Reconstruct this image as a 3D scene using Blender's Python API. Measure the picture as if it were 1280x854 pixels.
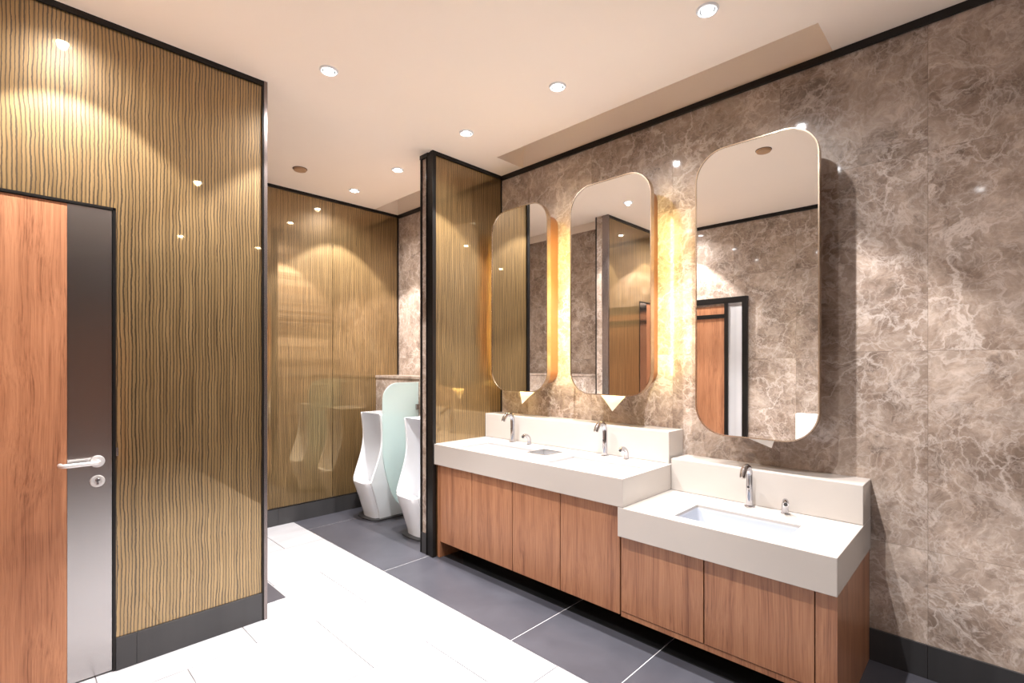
import bpy, bmesh, math, random
from math import sin, cos, pi, radians
from mathutils import Vector

for o in list(bpy.data.objects):
    bpy.data.objects.remove(o)
S = bpy.context.scene
C = S.collection

# ------------------------------------------------------------------ camera, world, exposure
cam = bpy.data.cameras.new('camera')
cam.sensor_width = 36.0
cam.lens = 619.64 / 1280 * 36.0
cam.shift_y = 28.2 / 1280
cam.clip_start = 0.03
camo = bpy.data.objects.new('camera', cam)
C.objects.link(camo)
camo.location = (0, 0, 1.46)
camo.rotation_euler = (pi / 2, 0, -radians(45.7335))
S.camera = camo

w = bpy.data.worlds.new('world')
S.world = w
w.use_nodes = True
w.node_tree.nodes['Background'].inputs[0].default_value = (0.9, 0.85, 0.8, 1)
w.node_tree.nodes['Background'].inputs[1].default_value = 0.3

S.view_settings.view_transform = 'Standard'
S.view_settings.look = 'None'
S.view_settings.gamma = 1.0
S.view_settings.use_curve_mapping = False
S.view_settings.exposure = 1.45

SPOT_W = 76.0          # narrow beam of one downlight
SPILL_W = 17.0          # wide spill of the same lamp
SPOT_COL = (1.0, 0.98, 0.975)
LED_STRENGTH = 20.0

# ------------------------------------------------------------------ main dimensions (metres)
XW = 3.0        # face of the right marble wall
H = 3.075       # ceiling
TR = 0.038      # height of the black ceiling trim
TG = 0.027      # the same trim over the gold walls
BB = 0.155      # baseboard height
YST = 3.05      # face of the gold partition
YL = 3.0        # face of the left gold wall
YB = 4.652      # face of the far gold wall
XFL = 1.87      # edge between white and grey floor
ZT, ZB = 0.857, 0.704          # upper worktop
ZT2, ZB2 = 0.709, 0.548        # lower worktop
YE1, YE2 = 1.40, 0.4405
XF = 2.269

# ------------------------------------------------------------------ node helpers
def new_mat(name):
    m = bpy.data.materials.new(name)
    m.use_nodes = True
    nt = m.node_tree
    b = nt.nodes['Principled BSDF']
    return m, nt, b

class N:
    def __init__(self, nt): self.nt = nt
    def node(self, t, **k):
        n = self.nt.nodes.new(t)
        for a, v in k.items(): setattr(n, a, v)
        return n
    def link(self, a, b): self.nt.links.new(a, b)
    def val(self, sock, v):
        if hasattr(v, 'is_output') or isinstance(v, bpy.types.NodeSocket): self.link(v, sock)
        else: sock.default_value = v
    def math(self, op, a, b=0.0, c=None):
        n = self.node('ShaderNodeMath', operation=op)
        self.val(n.inputs[0], a); self.val(n.inputs[1], b)
        if c is not None: self.val(n.inputs[2], c)
        return n.outputs[0]
    def comb(self, x, y, z):
        n = self.node('ShaderNodeCombineXYZ')
        for i, v in enumerate((x, y, z)): self.val(n.inputs[i], v)
        return n.outputs[0]
    def vmath(self, op, a, b):
        n = self.node('ShaderNodeVectorMath', operation=op)
        self.val(n.inputs[0], a); self.val(n.inputs[1], b)
        return n.outputs[0]
    def noise(self, vec, scale, detail=4, rough=0.55, dist=0.0):
        n = self.node('ShaderNodeTexNoise')
        self.link(vec, n.inputs['Vector'])
        n.inputs['Scale'].default_value = scale
        n.inputs['Detail'].default_value = detail
        n.inputs['Roughness'].default_value = rough
        n.inputs['Distortion'].default_value = dist
        return n
    def ramp(self, fac, stops):
        n = self.node('ShaderNodeValToRGB')
        cr = n.color_ramp
        while len(cr.elements) < len(stops): cr.elements.new(0.5)
        for e, (p, c) in zip(cr.elements, stops):
            e.position = p
            e.color = (c[0], c[1], c[2], 1) if not isinstance(c, float) else (c, c, c, 1)
        self.link(fac, n.inputs[0])
        return n.outputs[0]
    def mix(self, fac, a, b, mode='MIX'):
        n = self.node('ShaderNodeMix', data_type='RGBA', blend_type=mode)
        self.val(n.inputs[0], fac)
        for i, v in ((6, a), (7, b)):
            if isinstance(v, tuple): n.inputs[i].default_value = (*v, 1) if len(v) == 3 else v
            else: self.link(v, n.inputs[i])
        return n.outputs[2]
    def bump(self, h, strength, dist, bsdf):
        n = self.node('ShaderNodeBump')
        n.inputs['Strength'].default_value = strength
        n.inputs['Distance'].default_value = dist
        self.link(h, n.inputs['Height'])
        self.link(n.outputs[0], bsdf.inputs['Normal'])

def plain(name, col, rough=0.5, metal=0.0, coat=0.0, var=0.04, scale=30, spec=0.5):
    """one colour with a faint procedural mottling"""
    m, nt, b = new_mat(name)
    n = N(nt)
    tc = n.node('ShaderNodeTexCoord').outputs['Object']
    f = n.noise(tc, scale, 3).outputs['Fac']
    lo = tuple(max(0, c * (1 - var)) for c in col)
    hi = tuple(min(1, c * (1 + var)) for c in col)
    n.link(n.mix(f, lo, hi), b.inputs['Base Color'])
    b.inputs['Roughness'].default_value = rough
    b.inputs['Metallic'].default_value = metal
    b.inputs['Coat Weight'].default_value = coat
    b.inputs['Coat Roughness'].default_value = 0.05
    b.inputs['Specular IOR Level'].default_value = spec
    return m

def wood(name, light, mid, dark, rough=0.38, scale=1.0):
    m, nt, b = new_mat(name)
    n = N(nt)
    tc = n.node('ShaderNodeTexCoord').outputs['Object']
    rnd = n.node('ShaderNodeObjectInfo').outputs['Random']
    off = n.math('MULTIPLY', rnd, 37.0)
    sep = n.node('ShaderNodeSeparateXYZ'); n.link(tc, sep.inputs[0])
    wob = n.noise(n.comb(n.math('MULTIPLY', sep.outputs[0], 3.0), n.math('MULTIPLY', sep.outputs[1], 3.0),
                         n.math('ADD', n.math('MULTIPLY', sep.outputs[2], 0.9), off)), 1.0, 2).outputs['Fac']
    wb = n.math('MULTIPLY', wob, 0.10)
    xx = n.math('ADD', n.math('ADD', sep.outputs[0], wb), off)
    yy = n.math('ADD', n.math('ADD', sep.outputs[1], wb), off)
    broad = n.noise(n.comb(n.math('MULTIPLY', xx, 14 * scale), n.math('MULTIPLY', yy, 14 * scale), n.math('MULTIPLY', sep.outputs[2], 0.5)), 1.0, 3).outputs['Fac']
    fine = n.noise(n.comb(n.math('MULTIPLY', xx, 150 * scale), n.math('MULTIPLY', yy, 150 * scale), n.math('MULTIPLY', sep.outputs[2], 3.2)), 1.0, 4, 0.6).outputs['Fac']
    g = n.math('ADD', n.math('MULTIPLY', broad, 0.48), n.math('MULTIPLY', fine, 0.52))
    col = n.ramp(g, [(0.34, dark), (0.47, mid), (0.62, light)])
    pores = n.noise(n.comb(n.math('MULTIPLY', xx, 420 * scale), n.math('MULTIPLY', yy, 420 * scale), n.math('MULTIPLY', sep.outputs[2], 9.0)), 1.0, 2).outputs['Fac']
    pm = n.ramp(pores, [(0.58, 0.0), (0.72, 1.0)])
    col = n.mix(n.math('MULTIPLY', pm, 0.35), col, dark)
    n.link(col, b.inputs['Base Color'])
    b.inputs['Roughness'].default_value = rough
    n.bump(fine, 0.08, 0.002, b)
    return m

def marble(name, axis):
    """polished brown marble in 0.63 x 0.93 m slabs; axis 'Y' for walls at constant X, 'X' for walls at constant Y"""
    m, nt, b = new_mat(name)
    n = N(nt)
    pos = n.node('ShaderNodeNewGeometry').outputs['Position']
    sep = n.node('ShaderNodeSeparateXYZ'); n.link(pos, sep.inputs[0])
    u = sep.outputs[1] if axis == 'Y' else sep.outputs[0]
    v = sep.outputs[2]
    tu = n.math('DIVIDE', n.math('SUBTRACT', u, 0.224), 0.629)
    tv = n.math('DIVIDE', n.math('SUBTRACT', v, 0.592), 0.93)
    iu, iv = n.math('FLOOR', tu), n.math('FLOOR', tv)
    fu, fv = n.math('FRACT', tu), n.math('FRACT', tv)
    wn = n.node('ShaderNodeTexWhiteNoise', noise_dimensions='3D')
    n.link(n.comb(iu, iv, 3.0), wn.inputs['Vector'])
    offv = n.vmath('MULTIPLY', wn.outputs['Color'], (23.0, 17.0, 31.0))
    base = n.vmath('ADD', n.comb(u, 0.0, v), offv)
    warp = n.noise(base, 2.6, 4, 0.6)
    wv = n.vmath('MULTIPLY', n.vmath('SUBTRACT', warp.outputs['Color'], (0.5, 0.5, 0.5)), (0.26, 0.26, 0.26))
    p = n.vmath('ADD', base, wv)
    # broad clouds
    cl = n.noise(p, 3.4, 7, 0.72).outputs['Fac']
    col = n.ramp(cl, [(0.32, (0.135, 0.090, 0.065)), (0.45, (0.255, 0.185, 0.142)), (0.56, (0.365, 0.280, 0.222)), (0.69, (0.52, 0.42, 0.35))])
    # fine mottling
    fi = n.noise(p, 26, 5, 0.7).outputs['Fac']
    col = n.mix(0.8, col, n.ramp(fi, [(0.34, (0.42, 0.42, 0.42)), (0.66, (0.62, 0.62, 0.62))]), 'OVERLAY')
    # dark fossils
    bl = n.noise(n.vmath('ADD', p, (5.3, 1.7, 2.2)), 6.5, 4, 0.6, 0.6).outputs['Fac']
    bm_ = n.ramp(bl, [(0.60, 0.0), (0.70, 1.0)])
    col = n.mix(n.math('MULTIPLY', bm_, 0.68), col, (0.12, 0.085, 0.065))
    # broken pieces of different tone
    vc = n.node('ShaderNodeTexVoronoi'); vc.inputs['Scale'].default_value = 8.5
    w3 = n.noise(p, 9, 5, 0.7)
    n.link(n.vmath('ADD', p, n.vmath('MULTIPLY', n.vmath('SUBTRACT', w3.outputs['Color'], (0.5, 0.5, 0.5)), (0.20, 0.20, 0.20))), vc.inputs['Vector'])
    sx = n.node('ShaderNodeSeparateXYZ'); n.link(vc.outputs['Color'], sx.inputs[0])
    col = n.mix(n.ramp(sx.outputs[0], [(0.66, 0.0), (0.98, 0.34)]), col, (0.13, 0.092, 0.07))
    col = n.mix(n.ramp(sx.outputs[1], [(0.60, 0.0), (0.98, 0.20)]), col, (0.55, 0.46, 0.39))
    # pale web of veins
    for sc, w0, amt, colr in ((3.3, 0.020, 0.60, (0.70, 0.61, 0.55)), (7.5, 0.026, 0.50, (0.66, 0.57, 0.51)), (15.0, 0.034, 0.42, (0.62, 0.53, 0.47)), (29.0, 0.04, 0.30, (0.60, 0.51, 0.45))):
        vo = n.node('ShaderNodeTexVoronoi', feature='DISTANCE_TO_EDGE')
        vo.inputs['Scale'].default_value = sc
        w2 = n.noise(p, sc * 1.4, 5, 0.7)
        pv = n.vmath('ADD', p, n.vmath('MULTIPLY', n.vmath('SUBTRACT', w2.outputs['Color'], (0.5, 0.5, 0.5)), (1.05 / sc,) * 3))
        n.link(pv, vo.inputs['Vector'])
        vm = n.ramp(vo.outputs['Distance'], [(0.0, 1.0), (w0 * 2.2, 0.0)])
        gate = n.ramp(n.noise(p, sc * 0.7, 3).outputs['Fac'], [(0.36, 0.0), (0.58, 1.0)])
        col = n.mix(n.math('MULTIPLY', n.math('MULTIPLY', vm, gate), amt), col, colr)
    # slab tone and joints
    tone = n.math('ADD', n.math('MULTIPLY', wn.outputs['Value'], 0.22), 0.89)
    col = n.mix(1.0, col, n.comb(tone, tone, tone), 'MULTIPLY')
    eu = n.math('MINIMUM', fu, n.math('SUBTRACT', 1.0, fu))
    ev = n.math('MINIMUM', fv, n.math('SUBTRACT', 1.0, fv))
    j = n.math('MINIMUM', n.math('MULTIPLY', eu, 0.629), n.math('MULTIPLY', ev, 0.93))
    jm = n.math('LESS_THAN', j, 0.0011)
    col = n.mix(n.math('MULTIPLY', jm, 0.6), col, (0.16, 0.12, 0.09))
    n.link(col, b.inputs['Base Color'])
    b.inputs['Roughness'].default_value = 0.42
    b.inputs['Coat Weight'].default_value = 0.55
    b.inputs['Coat Roughness'].default_value = 0.06
    return m

def gold(name, pitch=0.0142):
    """laminated glass over wavy vertical gold threads"""
    m, nt, b = new_mat(name)
    n = N(nt)
    pos = n.node('ShaderNodeNewGeometry').outputs['Position']
    sep = n.node('ShaderNodeSeparateXYZ'); n.link(pos, sep.inputs[0])
    x, z = sep.outputs[0], sep.outputs[2]
    w1 = n.noise(n.comb(n.math('MULTIPLY', x, 4.0), 0.0, n.math('MULTIPLY', z, 3.2)), 1.0, 2).outputs['Fac']
    w2 = n.noise(n.comb(n.math('MULTIPLY', x, 45.0), 0.0, n.math('MULTIPLY', z, 38.0)), 1.0, 2).outputs['Fac']
    w3 = n.noise(n.comb(n.math('MULTIPLY', x, 60.0), 0.0, n.math('MULTIPLY', z, 1.0)), 1.0, 1).outputs['Fac']
    d = n.math('ADD', n.math('MULTIPLY', w1, 0.026), n.math('ADD', n.math('MULTIPLY', w2, 0.0042), n.math('MULTIPLY', w3, 0.010)))
    t = n.math('FRACT', n.math('DIVIDE', n.math('ADD', x, d), pitch))
    # dark thread at the edge of each rib, rounded rib
    tri = n.math('ABSOLUTE', n.math('SUBTRACT', t, 0.5))          # 0.5 at the edge, 0 centre
    line = n.ramp(tri, [(0.29, 0.0), (0.39, 1.0)])
    tone = n.noise(n.comb(n.math('MULTIPLY', x, 70.0), 0.0, n.math('MULTIPLY', z, 2.0)), 1.0, 2).outputs['Fac']
    g = n.ramp(tone, [(0.3, (0.165, 0.100, 0.036)), (0.7, (0.29, 0.188, 0.080))])
    col = n.mix(line, g, (0.045, 0.028, 0.012))
    n.link(col, b.inputs['Base Color'])
    b.inputs['Metallic'].default_value = 0.35
    b.inputs['Roughness'].default_value = 0.42
    b.inputs['Coat Weight'].default_value = 1.0
    b.inputs['Coat Roughness'].default_value = 0.015
    b.inputs['Coat IOR'].default_value = 1.5
    # bronze-mirror backing seen between the threads
    g2 = n.node('ShaderNodeBsdfPrincipled')
    g2.inputs['Base Color'].default_value = (0.72, 0.50, 0.23, 1)
    g2.inputs['Metallic'].default_value = 1.0
    g2.inputs['Roughness'].default_value = 0.03
    mx = n.node('ShaderNodeMixShader')
    n.link(n.math('SUBTRACT', 0.26, n.math('MULTIPLY', line, 0.20)), mx.inputs[0])
    n.link(b.outputs[0], mx.inputs[1]); n.link(g2.outputs[0], mx.inputs[2])
    n.link(mx.outputs[0], nt.nodes['Material Output'].inputs['Surface'])
    return m

def tile_mat(name, c0, c1, rough, scale=2.0, streak=True):
    m, nt, b = new_mat(name)
    n = N(nt)
    pos = n.node('ShaderNodeNewGeometry').outputs['Position']
    sep = n.node('ShaderNodeSeparateXYZ'); n.link(pos, sep.inputs[0])
    v = n.comb(n.math('MULTIPLY', sep.outputs[0], 1.0), n.math('MULTIPLY', sep.outputs[1], 3.0 if streak else 1.0), 0.0)
    f = n.noise(v, scale, 5, 0.6, 0.8).outputs['Fac']
    n.link(n.ramp(f, [(0.3, c0), (0.7, c1)]), b.inputs['Base Color'])
    b.inputs['Roughness'].default_value = rough
    return m

def glow(name, col, strength):
    m, nt, b = new_mat(name)
    b.inputs['Base Color'].default_value = (*col, 1)
    b.inputs['Emission Color'].default_value = (*col, 1)
    b.inputs['Emission Strength'].default_value = strength
    return m

M = {}
M['marble_y'] = marble('brown_marble_along_wall', 'Y')
M['marble_x'] = marble('brown_marble_across', 'X')
M['gold'] = gold('gold_thread_glass')
M['paint'] = plain('cream_ceiling_paint', (0.94, 0.82, 0.70), 0.85, var=0.015, scale=3)
M['black'] = plain('black_metal', (0.02, 0.018, 0.017), 0.28, 0.6)
M['bronze'] = plain('dark_bronze_metal', (0.26, 0.22, 0.21), 0.25, 0.9)
M['skirting'] = tile_mat('dark_grey_skirting_tile', (0.028, 0.027, 0.028), (0.046, 0.044, 0.045), 0.35, 3.0, False)
M['white_tile'] = tile_mat('white_floor_tile', (0.34, 0.333, 0.345), (0.40, 0.393, 0.406), 0.22, 1.4)
M['grey_tile'] = tile_mat('grey_floor_tile', (0.042, 0.041, 0.050), (0.058, 0.057, 0.068), 0.34, 3.0, False)
M['grout'] = plain('grout', (0.16, 0.14, 0.14), 0.9)
M['pale_grout'] = plain('pale_grout', (0.62, 0.60, 0.60), 0.9, var=0.3, scale=60)
M['door_wood'] = wood('reddish_walnut', (0.44, 0.20, 0.10), (0.33, 0.138, 0.066), (0.14, 0.048, 0.02), scale=1.5)
M['dark_wood'] = wood('dark_walnut_panel', (0.10, 0.05, 0.03), (0.07, 0.035, 0.02), (0.03, 0.014, 0.009))
M['shaded_tile'] = tile_mat('cabinet_shade_tile', (0.012, 0.012, 0.012), (0.02, 0.02, 0.021), 0.18, 3.0, False)  # near-black floor tile, the cabinet shade put into its colour
M['wood'] = wood('walnut_veneer', (0.385, 0.18, 0.09), (0.285, 0.12, 0.057), (0.15, 0.054, 0.025), 0.36)
M['steel'] = plain('brushed_steel', (0.50, 0.48, 0.47), 0.22, 1.0, var=0.03, scale=80)
M['chrome'] = plain('chrome', (0.52, 0.52, 0.55), 0.06, 1.0, var=0.0)
M['dark_hole'] = plain('dark_hole', (0.015, 0.015, 0.015), 0.6)
M['stone'] = plain('cream_quartz', (0.45, 0.41, 0.375), 0.22, var=0.015, scale=200)
M['ceramic'] = plain('white_ceramic', (0.80, 0.815, 0.84), 0.08, coat=0.5, var=0.0)
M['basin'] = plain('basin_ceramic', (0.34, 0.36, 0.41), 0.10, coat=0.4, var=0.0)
M['bright_steel'] = plain('bright_satin_steel', (0.78, 0.77, 0.76), 0.35, 0.6, var=0.02)
M['satin'] = plain('satin_steel', (0.42, 0.41, 0.41), 0.5, 0.7, var=0.03, scale=80)
M['mirror'] = plain('mirror_silver', (0.90, 0.895, 0.88), 0.0, 1.0, var=0.0)
M['brass'] = plain('satin_champagne_metal', (0.62, 0.50, 0.38), 0.25, 1.0, var=0.02)
M['amber'] = plain('warm_wood_edge', (0.34, 0.155, 0.06), 0.4, var=0.1, scale=20)
M['paper'] = plain('white_tissue', (0.87, 0.86, 0.83), 0.9, var=0.02)
M['plaster'] = plain('white_plastic', (0.85, 0.86, 0.88), 0.3, var=0.0)
M['detector'] = plain('brown_detector_plastic', (0.45, 0.27, 0.15), 0.5)
M['grey_stone'] = tile_mat('pale_grey_stone_panel', (0.36, 0.35, 0.36), (0.56, 0.55, 0.56), 0.3, 3.0)
M['led'] = glow('warm_led', (1.0, 0.80, 0.30), LED_STRENGTH)
M['lamp'] = glow('lamp_lens', (0.93, 0.96, 1.0), 40.0)

def frosted():
    m, nt, b = new_mat('frosted_green_glass')
    b.inputs['Base Color'].default_value = (0.74, 0.88, 0.86, 1)
    b.inputs['Roughness'].default_value = 0.45
    b.inputs['Transmission Weight'].default_value = 0.55
    b.inputs['IOR'].default_value = 1.3
    n = N(nt)
    f = n.noise(n.node('ShaderNodeTexCoord').outputs['Object'], 160, 2).outputs['Fac']
    n.bump(f, 0.1, 0.001, b)
    return m
M['frosted'] = frosted()
M['glass_edge'] = plain('green_glass_edge', (0.12, 0.42, 0.30), 0.15)

# ------------------------------------------------------------------ mesh helpers
def box(bm, x0, x1, y0, y1, z0, z1, mi=0):
    vs = [bm.verts.new((x, y, z)) for z in (z0, z1) for y in (y0, y1) for x in (x0, x1)]
    for f in ((0, 2, 3, 1), (4, 5, 7, 6), (0, 1, 5, 4), (2, 6, 7, 3), (0, 4, 6, 2), (1, 3, 7, 5)):
        bm.faces.new([vs[i] for i in f]).material_index = mi
    return vs

def prism_x(bm, outline, x0, x1):
    """outline of (y, z) points extruded along X"""
    a = [bm.verts.new((x0, y, z)) for y, z in outline]
    b = [bm.verts.new((x1, y, z)) for y, z in outline]
    k = len(a)
    bm.faces.new(a); bm.faces.new(b[::-1])
    for i in range(k):
        bm.faces.new((a[i], b[i], b[(i + 1) % k], a[(i + 1) % k]))

def ring_x(bm, out, inn, x0, x1):
    """closed frame between two outlines, extruded along X"""
    k = len(out)
    A = [[bm.verts.new((x, y, z)) for y, z in o] for x in (x0, x1) for o in (out, inn)]
    o0, i0, o1, i1 = A
    for i in range(k):
        j = (i + 1) % k
        for q in ((o0[i], o0[j], i0[j], i0[i]), (o1[i], i1[i], i1[j], o1[j]), (o0[i], o1[i], o1[j], o0[j]), (i0[i], i0[j], i1[j], i1[i])):
            bm.faces.new(q)

def round_rect(y0, y1, z0, z1, r, seg=14):
    pts = []
    for cy, cz, a0 in ((y1 - r, z1 - r, 0), (y0 + r, z1 - r, 90), (y0 + r, z0 + r, 180), (y1 - r, z0 + r, 270)):
        for i in range(seg + 1):
            a = radians(a0 + 90 * i / seg)
            pts.append((cy + r * cos(a), cz + r * sin(a)))
    return pts

def lathe(bm, prof, centre=(0, 0, 0), axis='Z', seg=32, mi=0):
    """prof: list of (radius, height)"""
    rings = []
    for r, h in prof:
        ring = []
        for i in range(seg):
            a = 2 * pi * i / seg
            p = (r * cos(a), r * sin(a), h)
            if axis == 'Y': p = (p[0], -p[2], p[1])
            if axis == 'X': p = (-p[2], p[0], p[1])
            ring.append(bm.verts.new((p[0] + centre[0], p[1] + centre[1], p[2] + centre[2])))
        rings.append(ring)
    for a, b in zip(rings, rings[1:]):
        for i in range(seg):
            f = bm.faces.new((a[i], a[(i + 1) % seg], b[(i + 1) % seg], b[i])); f.material_index = mi
    for ring in (rings[0][::-1], rings[-1]):
        f = bm.faces.new(ring); f.material_index = mi

def tube(bm, path, radii, seg=18, mi=0):
    path = [Vector(p) for p in path]
    if not isinstance(radii, (list, tuple)): radii = [radii] * len(path)
    rings = []
    t0 = (path[1] - path[0]).normalized()
    ref = Vector((0, 0, 1)) if abs(t0.z) < 0.9 else Vector((1, 0, 0))
    nrm = t0.cross(ref).normalized()
    for i, p in enumerate(path):
        t = ((path[min(i + 1, len(path) - 1)] - path[max(i - 1, 0)])).normalized()
        nrm = (nrm - t * nrm.dot(t)).normalized()
        bn = t.cross(nrm)
        rings.append([bm.verts.new(p + (nrm * cos(2 * pi * k / seg) + bn * sin(2 * pi * k / seg)) * radii[i]) for k in range(seg)])
    for a, b in zip(rings, rings[1:]):
        for i in range(seg):
            bm.faces.new((a[i], a[(i + 1) % seg], b[(i + 1) % seg], b[i])).material_index = mi
    bm.faces.new(rings[0][::-1]); bm.faces.new(rings[-1])

def slab_holes(bm, x0, x1, y0, y1, z0, z1, holes):
    xs = sorted({x0, x1, *[h[0] for h in holes], *[h[1] for h in holes]})
    ys = sorted({y0, y1, *[h[2] for h in holes], *[h[3] for h in holes]})
    vt = {}
    def v(x, y, z):
        k = (x, y, z)
        if k not in vt: vt[k] = bm.verts.new(k)
        return vt[k]
    def solid(i, j):
        if i < 0 or j < 0 or i >= len(xs) - 1 or j >= len(ys) - 1: return False
        cx, cy = (xs[i] + xs[i + 1]) / 2, (ys[j] + ys[j + 1]) / 2
        return not any(h[0] < cx < h[1] and h[2] < cy < h[3] for h in holes)
    for i in range(len(xs) - 1):
        for j in range(len(ys) - 1):
            if not solid(i, j): continue
            a, b, c, d = xs[i], xs[i + 1], ys[j], ys[j + 1]
            bm.faces.new((v(a, c, z1), v(b, c, z1), v(b, d, z1), v(a, d, z1)))
            bm.faces.new((v(a, c, z0), v(a, d, z0), v(b, d, z0), v(b, c, z0)))
            if not solid(i - 1, j): bm.faces.new((v(a, c, z0), v(a, c, z1), v(a, d, z1), v(a, d, z0)))
            if not solid(i + 1, j): bm.faces.new((v(b, c, z0), v(b, d, z0), v(b, d, z1), v(b, c, z1)))
            if not solid(i, j - 1): bm.faces.new((v(a, c, z0), v(b, c, z0), v(b, c, z1), v(a, c, z1)))
            if not solid(i, j + 1): bm.faces.new((v(a, d, z0), v(a, d, z1), v(b, d, z1), v(b, d, z0)))

def root_of(o):
    while o.parent: o = o.parent
    return o

def obj(name, bm, mats, parent=None, smooth=False, bevel=0.0, world=False, segs=2, loc=None):
    """links a bmesh as one mesh object; world=True: the verts are in world space"""
    bmesh.ops.recalc_face_normals(bm, faces=bm.faces)
    off = Vector((0, 0, 0))
    if parent is not None and world: off = root_of(parent).location
    if parent is None and loc is not None: off = Vector(loc)
    if off.length: bmesh.ops.translate(bm, verts=bm.verts, vec=-off)
    me = bpy.data.meshes.new(name)
    bm.to_mesh(me); bm.free()
    for m in (mats if isinstance(mats, (list, tuple)) else [mats]): me.materials.append(m)
    o = bpy.data.objects.new(name, me)
    C.objects.link(o)
    if parent is not None: o.parent = parent
    elif loc is not None: o.location = off
    if smooth:
        for p in me.polygons: p.use_smooth = True
        me.set_sharp_from_angle(angle=radians(38))
    if bevel:
        b = o.modifiers.new('bevel', 'BEVEL'); b.width = bevel; b.segments = segs
        b.limit_method = 'ANGLE'; b.angle_limit = radians(40)
    return o

def BM(): return bmesh.new()

def bx(name, dims, mat, parent=None, bevel=0.0, world=True, loc=None):
    bm = BM(); box(bm, *dims)
    return obj(name, bm, mat, parent, bevel=bevel, world=world, loc=loc)

def thing(name, label, cat, loc, group=None):
    o = bpy.data.objects.new(name, None)
    C.objects.link(o)
    o.location = loc
    o.empty_display_size = 0.05
    o['label'] = label; o['category'] = cat
    if group: o['group'] = group
    return o

def tag(o, label, cat, group=None):
    o['label'] = label; o['category'] = cat
    if group: o['group'] = group
    return o

def struct(o):
    o['kind'] = 'structure'
    return o

# ================================================================== THE SETTING
# ---- floor: grout bed with separate white and grey tiles
bm = BM()
X0, Y0, Y1 = -1.4, -2.6, 4.75
box(bm, X0, XW + 0.1, Y0, Y1, -0.12, -0.0035, 2)
box(bm, XFL + 0.002, XW + 0.05, Y0, Y1, -0.0034, -0.0012, 3)
g = 0.0022
def tiles(x0, x1, y0, y1, xs, ys, mi):
    xs = [x0] + [x for x in xs if x0 < x < x1] + [x1]
    for a, b in zip(xs, xs[1:]):
        box(bm, a + g, b - g, y0 + g, y1 - g, -0.012, 0.0, mi)
rows = [2.767 + 0.6265 * k for k in range(-9, 5)]
for k, (ya, yb) in enumerate(zip(rows, rows[1:])):
    ya_, yb_ = max(ya, Y0), min(yb, Y1)
    if ya_ >= yb_: continue
    off = 0.925 if (k % 2 == 1) else 0.615
    xs = sorted(off + 0.6265 * i for i in range(-5, 4))
    if yb_ <= 3.178: tiles(X0, XFL, ya_, yb_, xs, None, 0)
    elif ya_ < 3.178:
        tiles(X0, XFL, ya_, 3.178, xs, None, 0)
        tiles(1.232, XFL, 3.178, yb_, xs, None, 0)
    else: tiles(1.232, XFL, ya_, yb_, xs, None, 0)
for ya, yb in ((3.178, 3.81), (3.81, Y1)):
    tiles(0.4, 1.232, ya, yb, [0.8], None, 1)
gy = [Y0, -1.9, -1.28, -0.65, -0.03, 0.6, 1.224, 1.832, 3.085, 4.34, Y1]
for ya, yb in zip(gy, gy[1:]):
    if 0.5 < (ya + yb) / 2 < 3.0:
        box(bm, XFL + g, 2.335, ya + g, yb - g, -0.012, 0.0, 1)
        box(bm, 2.336, XW + 0.02, max(ya, 0.60) + g, yb - g, -0.012, 0.0, 4)  # strip under the cabinets, their shadow painted in by darker tile
    else: box(bm, XFL + g, XW + 0.02, ya + g, yb - g, -0.012, 0.0, 1)
struct(obj('floor', bm, [M['white_tile'], M['grey_tile'], M['grout'], M['pale_grout'], M['shaded_tile']]))

# ---- ceiling with the slots over the basins and the urinals
bm = BM()
slab_holes(bm, X0 - 0.1, XW + 0.2, Y0 - 0.1, Y1 + 0.1, H, H + 0.24,
           [(2.69, 2.997, 0.60, 2.79), (2.70, 2.997, 3.24, 4.648), (0.655, 0.93, 3.24, 4.648)])
box(bm, X0 - 0.1, XW + 0.2, Y0 - 0.1, Y1 + 0.1, H + 0.24, H + 0.32)
struct(obj('ceiling', bm, M['paint']))

# ---- right marble wall
struct(bx('wall_right', (XW, XW + 0.15, Y0 - 0.1, Y1 + 0.1, 0, H), M['marble_y']))
bm = BM()
ys = [Y0, -1.66, -1.03, -0.405, 0.224, 0.853, 1.48, 2.11, 2.74, YST]
for a, b in zip(ys, ys[1:]): box(bm, XW - 0.012, XW, a + 0.001, b - 0.001, 0, BB)
struct(obj('baseboard_right', bm, M['skirting']))
bm = BM(); box(bm, XW - 0.018, XW, Y0, YST - 0.004, H - TR, H)
struct(obj('trim_1', bm, M['black'], bevel=0.003))
bm = BM(); box(bm, XW - 0.018, XW, YST + 0.155, YB, H - TR, H)
struct(obj('trim_2', bm, M['black'], bevel=0.003))

# ---- far gold wall behind the urinals
wb = struct(bx('wall_back', (0.5, XW + 0.1, YB + 0.02, YB + 0.15, 0, H), M['black']))
bm = BM()
box(bm, 0.65, 2.251, YB, YB + 0.02, BB, H - TG)
box(bm, 2.257, 2.985, YB, YB + 0.02, BB, H - TG)
obj('gold_glass_panel', bm, M['gold'], wb)
bm = BM()
box(bm, 0.65, XW, YB - 0.012, YB + 0.02, H - TG, H)
box(bm, 2.988, XW, YB - 0.008, YB + 0.02, BB, H - TR)
box(bm, 0.65, 2.72, YB - 0.010, YB + 0.02, BB - 0.006, BB + 0.004)
obj('black_edge_trim', bm, M['black'], wb)
bm = BM()
for a, b in ((0.93, 1.735), (1.735, 2.28), (2.28, 2.727)): box(bm, a + 0.001, b - 0.001, YB - 0.012, YB + 0.01, 0, BB - 0.006)
struct(obj('baseboard_back', bm, M['skirting']))

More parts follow.
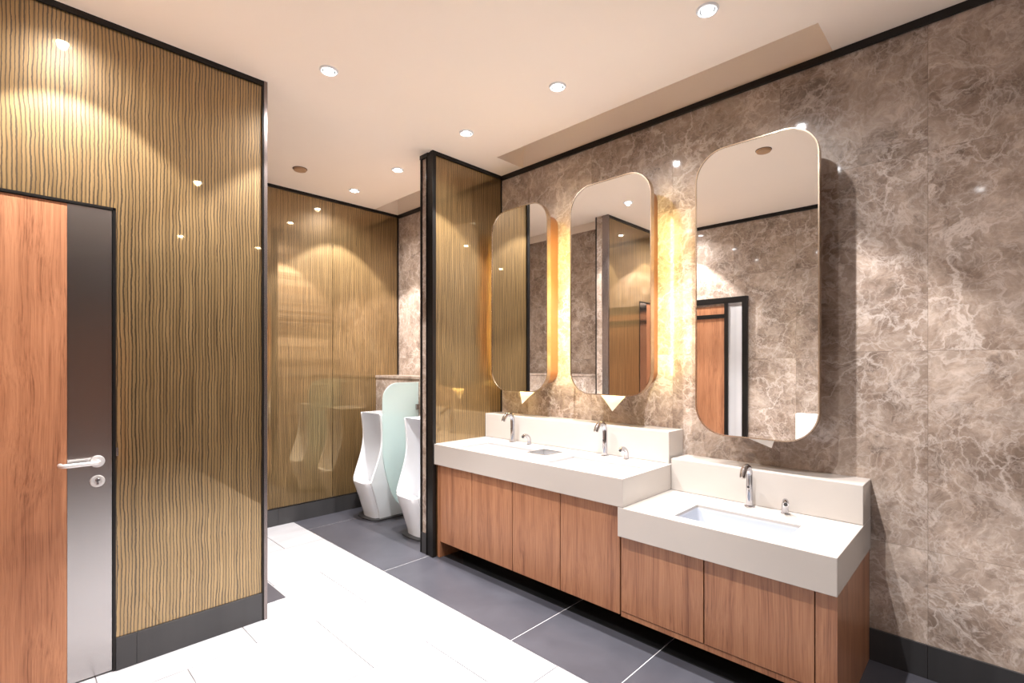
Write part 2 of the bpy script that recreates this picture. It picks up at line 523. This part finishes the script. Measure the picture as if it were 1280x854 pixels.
# ---- marble-clad ledges that hide the urinal pipes
def ledge(name, x0, x1):
    bm = BM()
    box(bm, x0, x1, YST + 0.15, YB, 0, 1.318)
    box(bm, x0 - 0.006, x1 + 0.006, YST + 0.15, YB, 1.318, 1.343)
    return struct(obj(name, bm, M['marble_y'], bevel=0.002))
ledge('wall_ledge_right', 2.727, XW - 0.001)
ledge('wall_ledge_left', 0.651, 0.92)
struct(bx('wall_alcove', (0.5, 0.65, YL + 0.15, Y1, 0, H), M['marble_y']))

# ---- gold glass partition at the end of the basins
wp = struct(bx('wall_partition', (2.275, XW, YST + 0.018, YST + 0.15, 0, H), M['marble_y']))
obj('gold_glass_panel', (lambda b: (box(b, 2.285, 2.99, YST, YST + 0.018, 0.0, H - TG), b)[1])(BM()), M['gold'], wp)
bm = BM()
box(bm, 2.258, XW - 0.019, YST - 0.014, YST + 0.018, H - TG, H)
box(bm, 2.257, 2.275, YST + 0.05, YST + 0.152, H - 0.03, H)
box(bm, 2.988, XW, YST - 0.006, YST + 0.018, ZT, H - TR)
obj('black_edge_trim', bm, M['black'], wp)
bm = BM()
box(bm, 2.255, 2.288, YST - 0.018, YST + 0.006, 0, H - 0.001)
box(bm, 2.262, 2.2755, YST + 0.006, YST + 0.062, 0, H - 0.001)
box(bm, 2.255, 2.2755, YST + 0.062, YST + 0.068, 0, H - 0.001)
obj('corner_post', bm, M['black'], wp, bevel=0.0015)
bm = BM(); box(bm, 2.262, 2.2755, YST + 0.139, YST + 0.152, 0, H - 0.03)
obj('edge_strip', bm, M['black'], wp)
bm = BM(); box(bm, 2.266, 2.2755, YST + 0.07, YST + 0.138, 0, BB)
obj('skirting_tile', bm, M['skirting'], wp)

# ---- left gold wall with the flush wooden door
DX0, DX1, DZ = -0.145, 0.362, 2.19
bm = BM()
box(bm, DX1 + 0.012, 1.032, YL + 0.018, YL + 0.15, 0, H)
box(bm, DX0 - 0.2, DX1 + 0.012, YL + 0.018, YL + 0.15, DZ + 0.01, H)
wl = struct(obj('wall_front', bm, M['marble_x']))
bm = BM()
box(bm, DX1 + 0.012, 1.030, YL, YL + 0.018, BB, H - TG)
box(bm, DX0 - 0.005, DX1 + 0.012, YL, YL + 0.018, DZ + 0.012, H - TG)
obj('gold_glass_panel', bm, M['gold'], wl)
bm = BM()
box(bm, DX0 - 0.005, 1.04, YL - 0.012, YL + 0.018, H - TG, H)
box(bm, 1.030, 1.036, YL - 0.014, YL + 0.02, 0.0, H)
obj('black_edge_trim', bm, M['black'], wl)
bm = BM()
box(bm, 1.037, 1.056, YL - 0.016, YL + 0.006, 0.0, H)
box(bm, 1.045, 1.0525, YL + 0.006, YL + 0.062, 0.0, H)
obj('corner_post', bm, M['bronze'], wl, bevel=0.0015)
bm = BM(); box(bm, 1.032, 1.046, YL + 0.062, YL + 0.138, BB, H)
obj('marble_end', bm, M['marble_y'], wl)
bm = BM(); box(bm, 1.032, 1.050, YL + 0.138, YL + 0.152, 0, H)
obj('edge_strip', bm, M['black'], wl)
bm = BM()
box(bm, DX1 + 0.012, 0.452, YL - 0.010, YL + 0.02, 0, BB - 0.001)
box(bm, 0.4535, 1.030, YL - 0.010, YL + 0.02, 0, BB - 0.001)
struct(obj('baseboard_front', bm, M['skirting']))

bm = BM()
box(bm, DX0, DX1, YL + 0.03, YL + 0.07, 0.006, DZ)
d1 = struct(obj('door_1', bm, M['dark_hole']))
obj('wood_panel', (lambda b: (box(b, DX0, 0.2005, YL + 0.003, YL + 0.03, 0.008, DZ - 0.004), b)[1])(BM()), M['door_wood'], d1)
obj('steel_stile', (lambda b: (box(b, 0.2015, DX1 - 0.003, YL + 0.002, YL + 0.03, 0.008, DZ - 0.004), b)[1])(BM()), M['steel'], d1)
bm = BM()
box(bm, DX1, DX1 + 0.012, YL - 0.003, YL + 0.09, 0, DZ + 0.012)
box(bm, DX0 - 0.005, DX1 + 0.012, YL - 0.003, YL + 0.09, DZ, DZ + 0.012)
fr = obj('door_frame', bm, M['black'], d1)
bm = BM(); box(bm, 0.3745, 0.383, YL - 0.004, YL + 0.002, 1.022, 1.062)
obj('strike_plate', bm, M['steel'], fr)
# lever handle
hx, hz = 0.306, 1.006
bm = BM(); lathe(bm, [(0.0270, -0.002), (0.0275, 0.006), (0.0255, 0.009), (0.012, 0.0095)], (hx, YL, hz), 'Y', 36)
rs = obj('handle_rose', bm, M['bright_steel'], d1, smooth=True)
bm = BM()
pth = [(hx, YL - 0.006, hz), (hx, YL - 0.035, hz)]
for i in range(1, 7):
    a = radians(15 * i); pth.append((hx - 0.018 * (1 - cos(a)), YL - 0.035 - 0.018 * sin(a), hz))
pth += [(hx - 0.06, YL - 0.053, hz), (hx - 0.112, YL - 0.053, hz)]
for i in range(1, 7):
    a = radians(15 * i); pth.append((hx - 0.112 - 0.018 * sin(a), YL - 0.053 + 0.018 * (1 - cos(a)), hz))
pth.append((hx - 0.130, YL - 0.010, hz))
tube(bm, pth, 0.0098)
obj('lever', bm, M['bright_steel'], rs, smooth=True)
bm = BM(); lathe(bm, [(0.0270, -0.002), (0.0275, 0.006), (0.0255, 0.009), (0.0165, 0.0092), (0.016, 0.006)], (hx, YL, 0.914), 'Y', 36)
lk = obj('lock_plate', bm, M['bright_steel'], d1, smooth=True)
bm = BM()
lathe(bm, [(0.0088, 0.004), (0.0088, 0.0125), (0.0078, 0.0135)], (hx, YL, 0.920), 'Y', 24)
box(bm, hx - 0.004, hx + 0.004, YL - 0.0125, YL - 0.004, 0.900, 0.918)
obj('key_cylinder', bm, M['chrome'], lk, smooth=True)
bm = BM(); box(bm, hx - 0.0012, hx + 0.0012, YL - 0.0142, YL - 0.013, 0.914, 0.926)
obj('keyhole', bm, M['dark_hole'], lk)

# ---- opposite marble wall with its framed door (seen in the tall mirror)
XO = -0.15
struct(bx('wall_left', (XO - 0.2, XO, 0.9, YL + 0.15, 0, H), M['marble_y']))
struct(bx('trim_3', (XO, XO + 0.018, 0.9, YL - 0.015, H - TR, H), M['black']))
struct(bx('baseboard_left', (XO, XO + 0.012, 0.9, 1.955, 0, BB), M['skirting']))
bm = BM()
for d in ((1.955, 2.012, 0, 2.215), (2.165, 2.205, 0, 2.16), (2.955, 2.985, 0, 2.16)): box(bm, XO, XO + 0.035, d[0], d[1], d[2], d[3])
box(bm, XO, XO + 0.035, 2.012, 2.985, 2.15, 2.215)
d2 = struct(obj('door_2', bm, M['black']))
obj('wood_panel', (lambda b: (box(b, XO, XO + 0.018, 2.205, 2.955, 0.01, 1.985), box(b, XO, XO + 0.018, 2.205, 2.955, 2.03, 2.125), b)[-1])(BM()), M['door_wood'], d2)
obj('closer_rail', (lambda b: (box(b, XO, XO + 0.03, 2.205, 2.955, 1.985, 2.03), b)[1])(BM()), M['black'], d2)
obj('stone_panel', (lambda b: (box(b, XO, XO + 0.018, 2.012, 2.165, 0.0, 2.118), box(b, XO, XO + 0.018, 2.012, 2.165, 2.126, 2.15), b)[-1])(BM()), M['grey_stone'], d2)

# ---- the entrance end of the room, behind the camera
struct(bx('wall_entrance', (X0, XO - 0.2, 0.9, 1.05, 0, H), M['marble_x']))
struct(bx('wall_side', (X0 - 0.1, X0, Y0, 1.05, 0, H), M['marble_y']))
struct(bx('wall_rear', (X0 - 0.1, XW, Y0 - 0.1, Y0, 0, H), M['dark_wood']))
bm = BM()
for d in ((0.3, 0.36, 0, 2.2), (1.24, 1.30, 0, 2.2)): box(bm, d[0], d[1], Y0, Y0 + 0.03, d[2], d[3])
box(bm, 0.36, 1.24, Y0, Y0 + 0.03, 2.14, 2.2)
d3 = struct(obj('door_3', bm, M['black']))
obj('wood_panel', (lambda b: (box(b, 0.36, 1.24, Y0, Y0 + 0.02, 0.01, 2.14), b)[1])(BM()), M['door_wood'], d3)

# ================================================================== VANITY
# ---- cabinets
XD = 2.299      # face of the doors
def cabinet(name, label, y0, y1, ztop, doors, end_y, bottom, rail, sides):
    t = thing(name, label, 'cabinet', ((XD + XW) / 2, (y0 + y1) / 2, 0), 'walnut vanity cabinets')
    bm = BM()
    box(bm, XD + 0.022, XW - 0.002, y0 + 0.003, y1 - 0.003, bottom + 0.012, ztop - 0.004)
    obj('body', bm, M['dark_hole'], t, world=True)
    for a, b in doors:
        bm = BM(); box(bm, XD, XD + 0.02, a, b, bottom + rail, ztop - 0.006)
        obj('door', bm, M['wood'], t, world=True, bevel=0.0012)
    for a, b in sides:
        bm = BM(); box(bm, XD, XW - 0.004, a, b, 0.0, ztop - 0.003)
        obj('side_panel', bm, M['wood'], t, world=True, bevel=0.001)
    if rail > 0.01:
        bm = BM(); box(bm, XD + 0.004, XD + 0.022, end_y[0], end_y[1], bottom - 0.004, bottom + rail - 0.004)
        obj('bottom_rail', bm, M['wood'], t, world=True)
    bm = BM(); box(bm, 2.52, 2.535, end_y[0], end_y[1], 0.0, bottom + 0.012)
    obj('plinth', bm, M['skirting'], t, world=True)
    return t
cabinet('vanity_cabinet', 'long high walnut cabinet with four doors under the double-basin worktop', 1.432, YST - 0.02, ZB,
        [(2.6375, 2.996), (2.2395, 2.6335), (1.846, 2.2345), (1.437, 1.840)], (1.432, 2.995), 0.122, 0.0, [(2.998, YST - 0.018)])
cabinet('vanity_cabinet', 'short low walnut cabinet with two doors under the single-basin worktop', 0.446, 1.432, ZB2,
        [(0.9845, 1.428), (0.5265, 0.9785)], (0.52, 1.430), 0.118, 0.026, [(0.446, 0.522)])

# ---- worktops
BAS_L = (2.340, 2.615, 0.650, 1.150)
BAS_A = (2.340, 2.615, 2.310, 2.810)
BAS_B = (2.340, 2.615, 1.480, 1.985)
CHUTE = (2.490, 2.665, 2.118, 2.284)
t = thing('worktop', 'long cream stone worktop with two basins and a square steel chute', 'worktop', (2.63, 2.2, ZB), 'cream stone worktops')
bm = BM(); slab_holes(bm, XF, XW - 0.002, YE1, YST - 0.002, ZB, ZT, [BAS_A, BAS_B, CHUTE])
obj('slab', bm, M['stone'], t, world=True, bevel=0.003)
bm = BM(); box(bm, 2.807, XW - 0.002, YE1 + 0.012, YST - 0.002, ZT + 0.001, 1.050)
obj('backsplash', bm, M['stone'], t, world=True, bevel=0.003)
t = thing('worktop', 'short low cream stone worktop with one basin, on the right', 'worktop', (2.63, 0.92, ZB2), 'cream stone worktops')
bm = BM()
slab_holes(bm, XF, XW - 0.002, YE2, 1.432, ZB2, ZB - 0.001, [BAS_L])
obj('slab', bm, M['stone'], t, world=True, bevel=0.003)
bm = BM(); box(bm, 2.807, XW - 0.002, YE2 + 0.001, YE1 - 0.003, ZB, 0.892)
obj('backsplash', bm, M['stone'], t, world=True, bevel=0.003)

# ---- basins
def basin(label, r, zt, lip):
    x0, x1, y0, y1 = r
    e = 0.012
    t = thing('washbasin', label, 'basin', ((x0 + x1) / 2, (y0 + y1) / 2, zt - 0.145), 'white undermount basins')
    bm = BM()
    def loop(ins, z, rad):
        pts = []
        for cx, cy, a0 in ((x1 - ins - rad, y1 - ins - rad, 0), (x0 + ins + rad, y1 - ins - rad, 90), (x0 + ins + rad, y0 + ins + rad, 180), (x1 - ins - rad, y0 + ins + rad, 270)):
            for i in range(7):
                a = radians(a0 + 15 * i)
                pts.append(bm.verts.new((cx + rad * cos(a), cy + rad * sin(a), z)))
        return pts
    zz = zt - lip
    loops = [loop(0.0, zz - 0.004, 0.012), loop(0.004, zz - 0.016, 0.020), loop(0.016, zt - 0.10, 0.03), loop(0.04, zt - 0.128, 0.04), loop(0.09, zt - 0.134, 0.04)]
    for a, b in zip(loops, loops[1:]):
        for i in range(len(a)): bm.faces.new((a[i], a[(i + 1) % len(a)], b[(i + 1) % len(a)], b[i]))
    bm.faces.new(loops[-1])
    obj('bowl', bm, M['basin'], t, world=True, smooth=True)
    cx, cy = (x0 + x1) / 2 + 0.02, (y0 + y1) / 2
    bm = BM(); lathe(bm, [(0.026, zt - 0.1345), (0.026, zt - 0.131), (0.020, zt - 0.130), (0.017, zt - 0.1325)], (cx, cy, 0), 'Z', 28)
    obj('drain', bm, M['chrome'], t, world=True, smooth=True)
basin('rectangular white basin sunk in the low right-hand worktop', BAS_L, ZB - 0.001, 0.012)
basin('rectangular white basin in the long worktop, between gold partition and steel chute', BAS_A, ZT, 0.012)
basin('rectangular white basin in the long worktop, right of the steel chute', BAS_B, ZT, 0.012)

# ---- waste chute
t = thing('waste_chute', 'square brushed steel waste chute opening between the two high basins', 'waste chute', (2.5775, 2.201, ZB + 0.02))
x0, x1, y0, y1 = CHUTE
bm = BM()
slab_holes(bm, x0 - 0.006, x1 + 0.006, y0 - 0.006, y1 + 0.006, ZT + 0.0005, ZT + 0.003, [(x0 + 0.004, x1 - 0.004, y0 + 0.004, y1 - 0.004)])
obj('rim', bm, M['steel'], t, world=True)
bm = BM()
q = 0.003
slab_holes(bm, x0 + 0.001, x1 - 0.001, y0 + 0.001, y1 - 0.001, ZT - 0.04, ZT, [(x0 + q, x1 - q, y0 + q, y1 - q)])
box(bm, x0 + 0.001, x1 - 0.001, y0 + 0.001, y1 - 0.001, ZT - 0.045, ZT - 0.04)
obj('sleeve', bm, M['satin'], t, world=True)

# ---- taps
def faucet(label, x, y, z):
    t = thing('faucet', label, 'tap', (x, y, z), 'chrome gooseneck taps')
    bm = BM(); lathe(bm, [(0.0265, 0.0), (0.0265, 0.004), (0.024, 0.0065), (0.018, 0.007)], (0, 0, 0), 'Z', 32)
    obj('base_ring', bm, M['chrome'], t, smooth=True)
    bm = BM()
    pth = [(0, 0, 0.004), (0, 0, 0.06), (0, 0, 0.12), (0, 0, 0.168)]
    R = 0.048
    for i in range(1, 15):
        a = radians(150 * i / 14)
        pth.append((-R + R * cos(a), 0, 0.168 + R * sin(a)))
    a = radians(150)
    d = Vector((-sin(a), 0, cos(a)))
    e = Vector(pth[-1]) + d * 0.022
    pth.append(tuple(e))
    tube(bm, pth, [0.0165] * (len(pth) - 1) + [0.0160], 24)
    sp = obj('spout', bm, M['chrome'], t, smooth=True)
    bm = BM(); e2 = e + d * 0.008
    tube(bm, [tuple(e), tuple(e2)], [0.0142, 0.0135], 20)
    obj('aerator', bm, M['steel'], sp, smooth=True)
    bm = BM(); lathe(bm, [(0.006, 0.0), (0.006, 0.0015)], (-0.0165, 0, 0.105), 'X', 16)
    obj('sensor_eye', bm, M['dark_hole'], sp)
    return t
faucet('chrome gooseneck tap behind the low right-hand basin', 2.765, 0.934, ZB)
faucet('chrome gooseneck tap on the long worktop, nearest the gold partition', 2.752, 2.676, ZT)
faucet('chrome gooseneck tap on the long worktop, right of the steel chute', 2.756, 1.835, ZT)

def soap(label, x, y, z, rot):
    t = thing('soap_dispenser', label, 'soap dispenser', (x, y, z), 'small chrome soap spouts')
    t.rotation_euler = (0, 0, rot)
    bm = BM(); lathe(bm, [(0.021, 0.0), (0.021, 0.003), (0.017, 0.006), (0.013, 0.006)], (0, 0, 0), 'Z', 28)
    obj('base_ring', bm, M['chrome'], t, smooth=True)
    bm = BM()
    pth = [(0, 0, 0.003), (0, 0, 0.025)]; rr = [0.0165, 0.0155]
    R = 0.046
    for i in range(1, 13):
        a = radians(125 * i / 12)
        pth.append((-R + R * cos(a), 0, 0.025 + R * sin(a))); rr.append(0.0155 - 0.002 * i / 12)
    tube(bm, pth, rr, 22)
    sp = obj('spout', bm, M['chrome'], t, smooth=True)
    a = radians(125); d = Vector((-sin(a), 0, cos(a))); e = Vector(pth[-1])
    bm = BM(); tube(bm, [tuple(e), tuple(e + d * 0.004)], [0.0095, 0.008], 18)
    obj('nozzle', bm, M['dark_hole'], sp, smooth=True)
soap('small chrome soap spout beside the low right-hand basin', 2.762, 0.762, ZB, radians(18))
soap('small chrome soap spout on the long worktop, left of the steel chute', 2.750, 2.500, ZT, 0.0)
soap('small chrome soap spout at the right end of the long worktop', 2.762, 1.678, ZT, 0.0)

# ---- mirror cabinets and the paper hanging out of them
MX = 2.800
def mirror(label, y0, y1, z0, z1, lit):
    t = thing('mirror_cabinet', label, 'mirror', (XW, (y0 + y1) / 2, z0), 'tall rounded mirrors over the basins')
    r = 0.165
    out = round_rect(y0, y1, z0, z1, r)
    inn = round_rect(y0 + 0.006, y1 - 0.006, z0 + 0.006, z1 - 0.006, r - 0.006)
    bm = BM(); ring_x(bm, out, inn, MX - 0.004, MX + 0.036)
    obj('frame', bm, M['brass'], t, world=True, smooth=True)
    bm = BM(); prism_x(bm, inn, MX, MX + 0.030)
    obj('mirror_glass', bm, M['mirror'], t, world=True)
    i = 0.062
    bo = round_rect(y0 + i, y1 - i, z0 + i, z1 - i, r - i)
    bm = BM(); prism_x(bm, bo, MX + 0.0305, XW - 0.001)
    obj('body', bm, M['amber'], t, world=True, smooth=True)
    if lit:
        for yy in (y0 + i - 0.022, y1 - i + 0.010):
            bm = BM(); box(bm, MX + 0.0365, MX + 0.045, yy, yy + 0.012, z0 + 0.13, z1 - 0.24)
            obj('light_strip', bm, M['led'], t, world=True)
        bm = BM(); box(bm, MX + 0.0365, MX + 0.045, y0 + 0.19, y1 - 0.19, z0 + i - 0.022, z0 + i - 0.012)
        obj('light_strip', bm, M['led'], t, world=True)
    return t
mirror('tall rounded backlit mirror nearest the gold partition', 2.363, 2.963, 1.246, 2.684, True)
mirror('tall rounded backlit mirror in the middle of the three', 1.525, 2.152, 1.252, 2.686, True)
mirror('tallest rounded mirror, over the low right-hand basin', 0.618, 1.243, 1.060, 2.668, False)

def tissue(label, pts, x):
    """a sheet folded down the middle; pts are (y, z): left top, tip, right top"""
    bm = BM()
    (ya, za), (yb, zb), (yc, zc) = pts
    top = Vector((x + 0.004, (ya * 0.4 + yc * 0.6), za))
    A, B, Cc = Vector((x, ya, za)), Vector((x - 0.012, yb, zb)), Vector((x + 0.002, yc, zc))
    N_ = 8
    vs = {}
    for s in range(N_ + 1):
        for k in range(N_ + 1 - s):
            u, v_ = s / N_, k / N_
            p = A * (1 - u - v_) + B * u + Cc * v_
            p.x += 0.008 * sin(5 * v_ + 3 * u) + 0.006 * abs(v_ - 0.45 + 0.3 * u)
            vs[(s, k)] = bm.verts.new(p)
    for s in range(N_):
        for k in range(N_ - s):
            bm.faces.new((vs[(s, k)], vs[(s + 1, k)], vs[(s, k + 1)]))
            if k < N_ - s - 1: bm.faces.new((vs[(s + 1, k)], vs[(s + 1, k + 1)], vs[(s, k + 1)]))
    o = obj('paper_towel', bm, M['paper'], None, loc=(x, (ya + yc) / 2, za))
    m = o.modifiers.new('thickness', 'SOLIDIFY'); m.thickness = 0.0012
    tag(o, label, 'paper towel', 'paper towels hanging below the mirrors')
tissue('white paper towel tip hanging under the mirror nearest the gold partition', [(2.735, 1.312), (2.672, 1.145), (2.455, 1.312)], 2.865)
tissue('white paper towel triangle hanging under the middle mirror', [(2.010, 1.318), (1.841, 1.142), (1.675, 1.318)], 2.865)
tissue('white paper towel edge hanging under the tallest mirror', [(1.215, 1.125), (0.852, 1.013), (0.815, 1.125)], 2.865)

# ================================================================== URINALS
def urinal(label, yc):
    xb = 2.727
    t = thing('urinal', label, 'urinal', (xb, yc, 0), 'tall white urinals')
    bm = BM()
    # z, half width, side depth, front bulge(+)/bowl(-) offset
    #        z     a      D      b
    secs = [(0.012, 0.146, 0.262, 0.050, 0), (0.05, 0.148, 0.268, 0.050, 0), (0.20, 0.160, 0.312, 0.050, 0), (0.31, 0.170, 0.352, 0.046, 0),
            (0.350, 0.172, 0.366, 0.042, 0), (0.360, 0.172, 0.368, 0.034, 0), (0.363, 0.172, 0.369, 0.010, 0), (0.365, 0.172, 0.369, -0.10, 0.05),
            (0.368, 0.172, 0.368, -0.25, 0.09), (0.40, 0.174, 0.357, -0.290, 0.08), (0.44, 0.176, 0.343, -0.290, 0.05), (0.50, 0.178, 0.321, -0.275, 0.02),
            (0.56, 0.179, 0.300, -0.256, 0), (0.62, 0.180, 0.282, -0.240, 0), (0.68, 0.180, 0.270, -0.230, 0), (0.75, 0.180, 0.263, -0.224, 0),
            (0.82, 0.181, 0.264, -0.224, 0), (0.90, 0.182, 0.271, -0.226, 0), (0.968, 0.183, 0.280, -0.222, 0)]
    secs2 = list(secs)
    # closed top
    secs2.append((0.985, 0.183, 0.282, -0.10, 0)); secs2.append((0.992, 0.181, 0.281, 0.004, 0))
    rings = []
    th = 0.024
    K = 20
    for z, a, D, b, dr in secs2:
        pts = []
        for i in range(6):
            pts.append((D * i / 6, -a, 0))
        # front / inner curve
        pts.append((D, -a, 0)); pts.append((D + min(0.006, abs(b) * 0.1), -a + 0.010, 0))
        ai = a - th
        for i in range(K + 1):
            u = -1 + 2 * i / K
            s = (1 - abs(u) ** 2.6) ** (1 / 2.6)
            pts.append((D + b * s, ai * u, -dr * s))
        pts.append((D + min(0.006, abs(b) * 0.1), a - 0.010, 0)); pts.append((D, a, 0))
        for i in range(5, -1, -1): pts.append((D * i / 6, a, 0))
        rings.append([bm.verts.new((-p[0], p[1], z + p[2])) for p in pts])
    for A, B in zip(rings, rings[1:]):
        k = len(A)
        for i in range(k): bm.faces.new((A[i], A[(i + 1) % k], B[(i + 1) % k], B[i]))
    bm.faces.new(rings[0][::-1]); bm.faces.new(rings[-1])
    obj('bowl', bm, M['ceramic'], t, smooth=True)
    bm = BM()
    pts = [(-0.004, -0.19), (-0.30, -0.175), (-0.345, -0.12), (-0.365, 0), (-0.345, 0.12), (-0.30, 0.175), (-0.004, 0.19)]
    a = [bm.verts.new((x, y, 0.001)) for x, y in pts]; b = [bm.verts.new((x, y, 0.011)) for x, y in pts]
    bm.faces.new(a[::-1]); bm.faces.new(b)
    for i in range(len(a)): bm.faces.new((a[i], a[(i + 1) % len(a)], b[(i + 1) % len(a)], b[i]))
    obj('floor_plate', bm, M['skirting'], t)
    bm = BM(); lathe(bm, [(0.021, 0.0), (0.021, 0.006), (0.016, 0.008)], (-0.052, 0.03, 0.90), 'X', 24)
    obj('flush_sensor', bm, M['bronze'], t, smooth=True)
    return t
urinal('white ceramic urinal left of the frosted glass screen, beside the gold wall', 4.27)
urinal('white ceramic urinal right of the frosted glass screen, half behind the partition', 3.52)

t = thing('urinal_screen', 'frosted green glass privacy screen between the two urinals', 'screen', (2.727, 3.89, 0.147), None)
bm = BM()
def rr(x0, x1, z0, z1, r0, r1):
    p = [(x1, z0), (x1, z1)]
    for i in range(15):
        a = radians(90 + 90 * i / 14); p.append((x0 + r1 + r1 * cos(a), z1 - r1 + r1 * sin(a)))
    # the front edge leans back and rounds in to the bottom
    P = [(x0, 0.66), (x0 + 0.03, 0.44), (x0 + 0.10, z0), (x0 + 0.27, z0)]
    for i in range(17):
        q = i / 16
        p.append(tuple(P[0][k] * (1 - q) ** 3 + 3 * P[1][k] * q * (1 - q) ** 2 + 3 * P[2][k] * q * q * (1 - q) + P[3][k] * q ** 3 for k in (0, 1)))
    return p
outl = rr(2.345, 2.725, 0.147, 1.290, 0.20, 0.15)
a = [bm.verts.new((x, 3.884, z)) for x, z in outl]; b = [bm.verts.new((x, 3.896, z)) for x, z in outl]
bm.faces.new(a); bm.faces.new(b[::-1])
for i in range(len(a)):
    bm.faces.new((a[i], a[(i + 1) % len(a)], b[(i + 1) % len(a)], b[i]))
obj('glass_pane', bm, M['frosted'], t, world=True, bevel=0.002)
for z in (0.42, 1.06):
    bm = BM(); box(bm, 2.690, 2.727, 3.872, 3.908, z - 0.025, z + 0.025)
    obj('clamp', bm, M['steel'], t, world=True, bevel=0.003)

# ================================================================== CEILING FITTINGS
def downlight(label, x, y, k=1.0):
    t = thing('downlight', label, 'ceiling light', (x, y, H), 'recessed ceiling downlights')
    bm = BM(); lathe(bm, [(0.034, 0.0), (0.034, -0.004), (0.040, -0.008), (0.047, -0.006), (0.050, 0.0)], (0, 0, -0.0005), 'Z', 40)
    obj('trim_ring', bm, M['plaster'], t, smooth=True)
    bm = BM(); lathe(bm, [(0.0245, -0.001), (0.024, -0.0075), (0.016, -0.0095)], (0, 0, 0), 'Z', 32)
    obj('lens', bm, M['lamp'], t, smooth=True)
    bm = BM(); lathe(bm, [(0.0245, -0.001), (0.0245, -0.003), (0.036, -0.0055), (0.036, -0.001)], (0, 0, 0), 'Z', 36)
    obj('baffle', bm, M['skirting'], t, smooth=True)
    for nm, wt, ang, bl, rad in (('beam', SPOT_W, 88, 0.22, 0.02), ('spill', SPILL_W, 150, 0.7, 0.03)):
        l = bpy.data.lights.new(nm, 'SPOT')
        l.energy = wt * k; l.color = SPOT_COL; l.spot_size = radians(ang); l.spot_blend = bl; l.shadow_soft_size = rad * 0.6
        lo = bpy.data.objects.new(nm, l); C.objects.link(lo); lo.parent = t; lo.location = (0, 0, -0.016)
for lab, x, y in (
    ('recessed downlight at the top edge of the photo, before the tallest mirror', 2.238, 0.939),
    ('recessed downlight in front of the middle mirror', 2.249, 1.822),
    ('recessed downlight just right of the gold partition top', 2.256, 2.643),
    ('recessed downlight left of the gold partition, nearer of the two over the urinals', 2.284, 3.552),
    ('farthest recessed downlight, beside the far gold wall', 2.277, 4.265),
    ('recessed downlight over the white floor near the left gold wall corner', 1.249, 2.623),
    ('recessed downlight over the entrance, reflected mid-height in the left gold wall', 1.20, 0.94),
    ('recessed downlight above the wooden door, reflected in the left gold wall', 0.207, 2.647),
    ('recessed downlight behind the camera, before the side passage', -0.28, 0.10),
    ('recessed downlight near the rear door, behind the camera', 1.56, -1.35),
    ('recessed downlight near the rear right corner, behind the camera', 2.466, -1.31)):
    downlight(lab, x, y, 0.3 if y < 0.2 else (1.15 if y > 3 else (1.2 if x > 2 and y < 2 else 1.0)))

def detector(label, x, y):
    t = thing('smoke_detector', label, 'smoke detector', (x, y, H), 'brown ceiling discs')
    bm = BM(); lathe(bm, [(0.052, 0.0), (0.052, -0.010), (0.046, -0.018), (0.020, -0.020)], (0, 0, 0), 'Z', 36)
    obj('cover', bm, M['detector'], t, smooth=True)
    bm = BM(); lathe(bm, [(0.056, 0.0), (0.056, -0.004), (0.053, -0.004)], (0, 0, 0), 'Z', 36)
    obj('rim', bm, M['bronze'], t, smooth=True)
detector('round brown ceiling disc over the white floor before the far gold wall', 1.711, 4.115)
detector('round brown ceiling disc reflected in the tallest mirror', 1.60, 1.25)

# ---- white appliance on the opposite wall, seen low in the tall mirror
t = thing('hand_dryer', 'white box on the opposite marble wall, reflected low in the tallest mirror', 'hand dryer', (XO, 1.33, 0.62))
bm = BM(); box(bm, XO + 0.001, XO + 0.075, 1.19, 1.47, 0.62, 0.955)
obj('housing', bm, M['plaster'], t, world=True, bevel=0.012, segs=3)
bm = BM(); box(bm, XO + 0.015, XO + 0.06, 1.23, 1.43, 0.612, 0.622)
obj('air_outlet', bm, M['steel'], t, world=True)
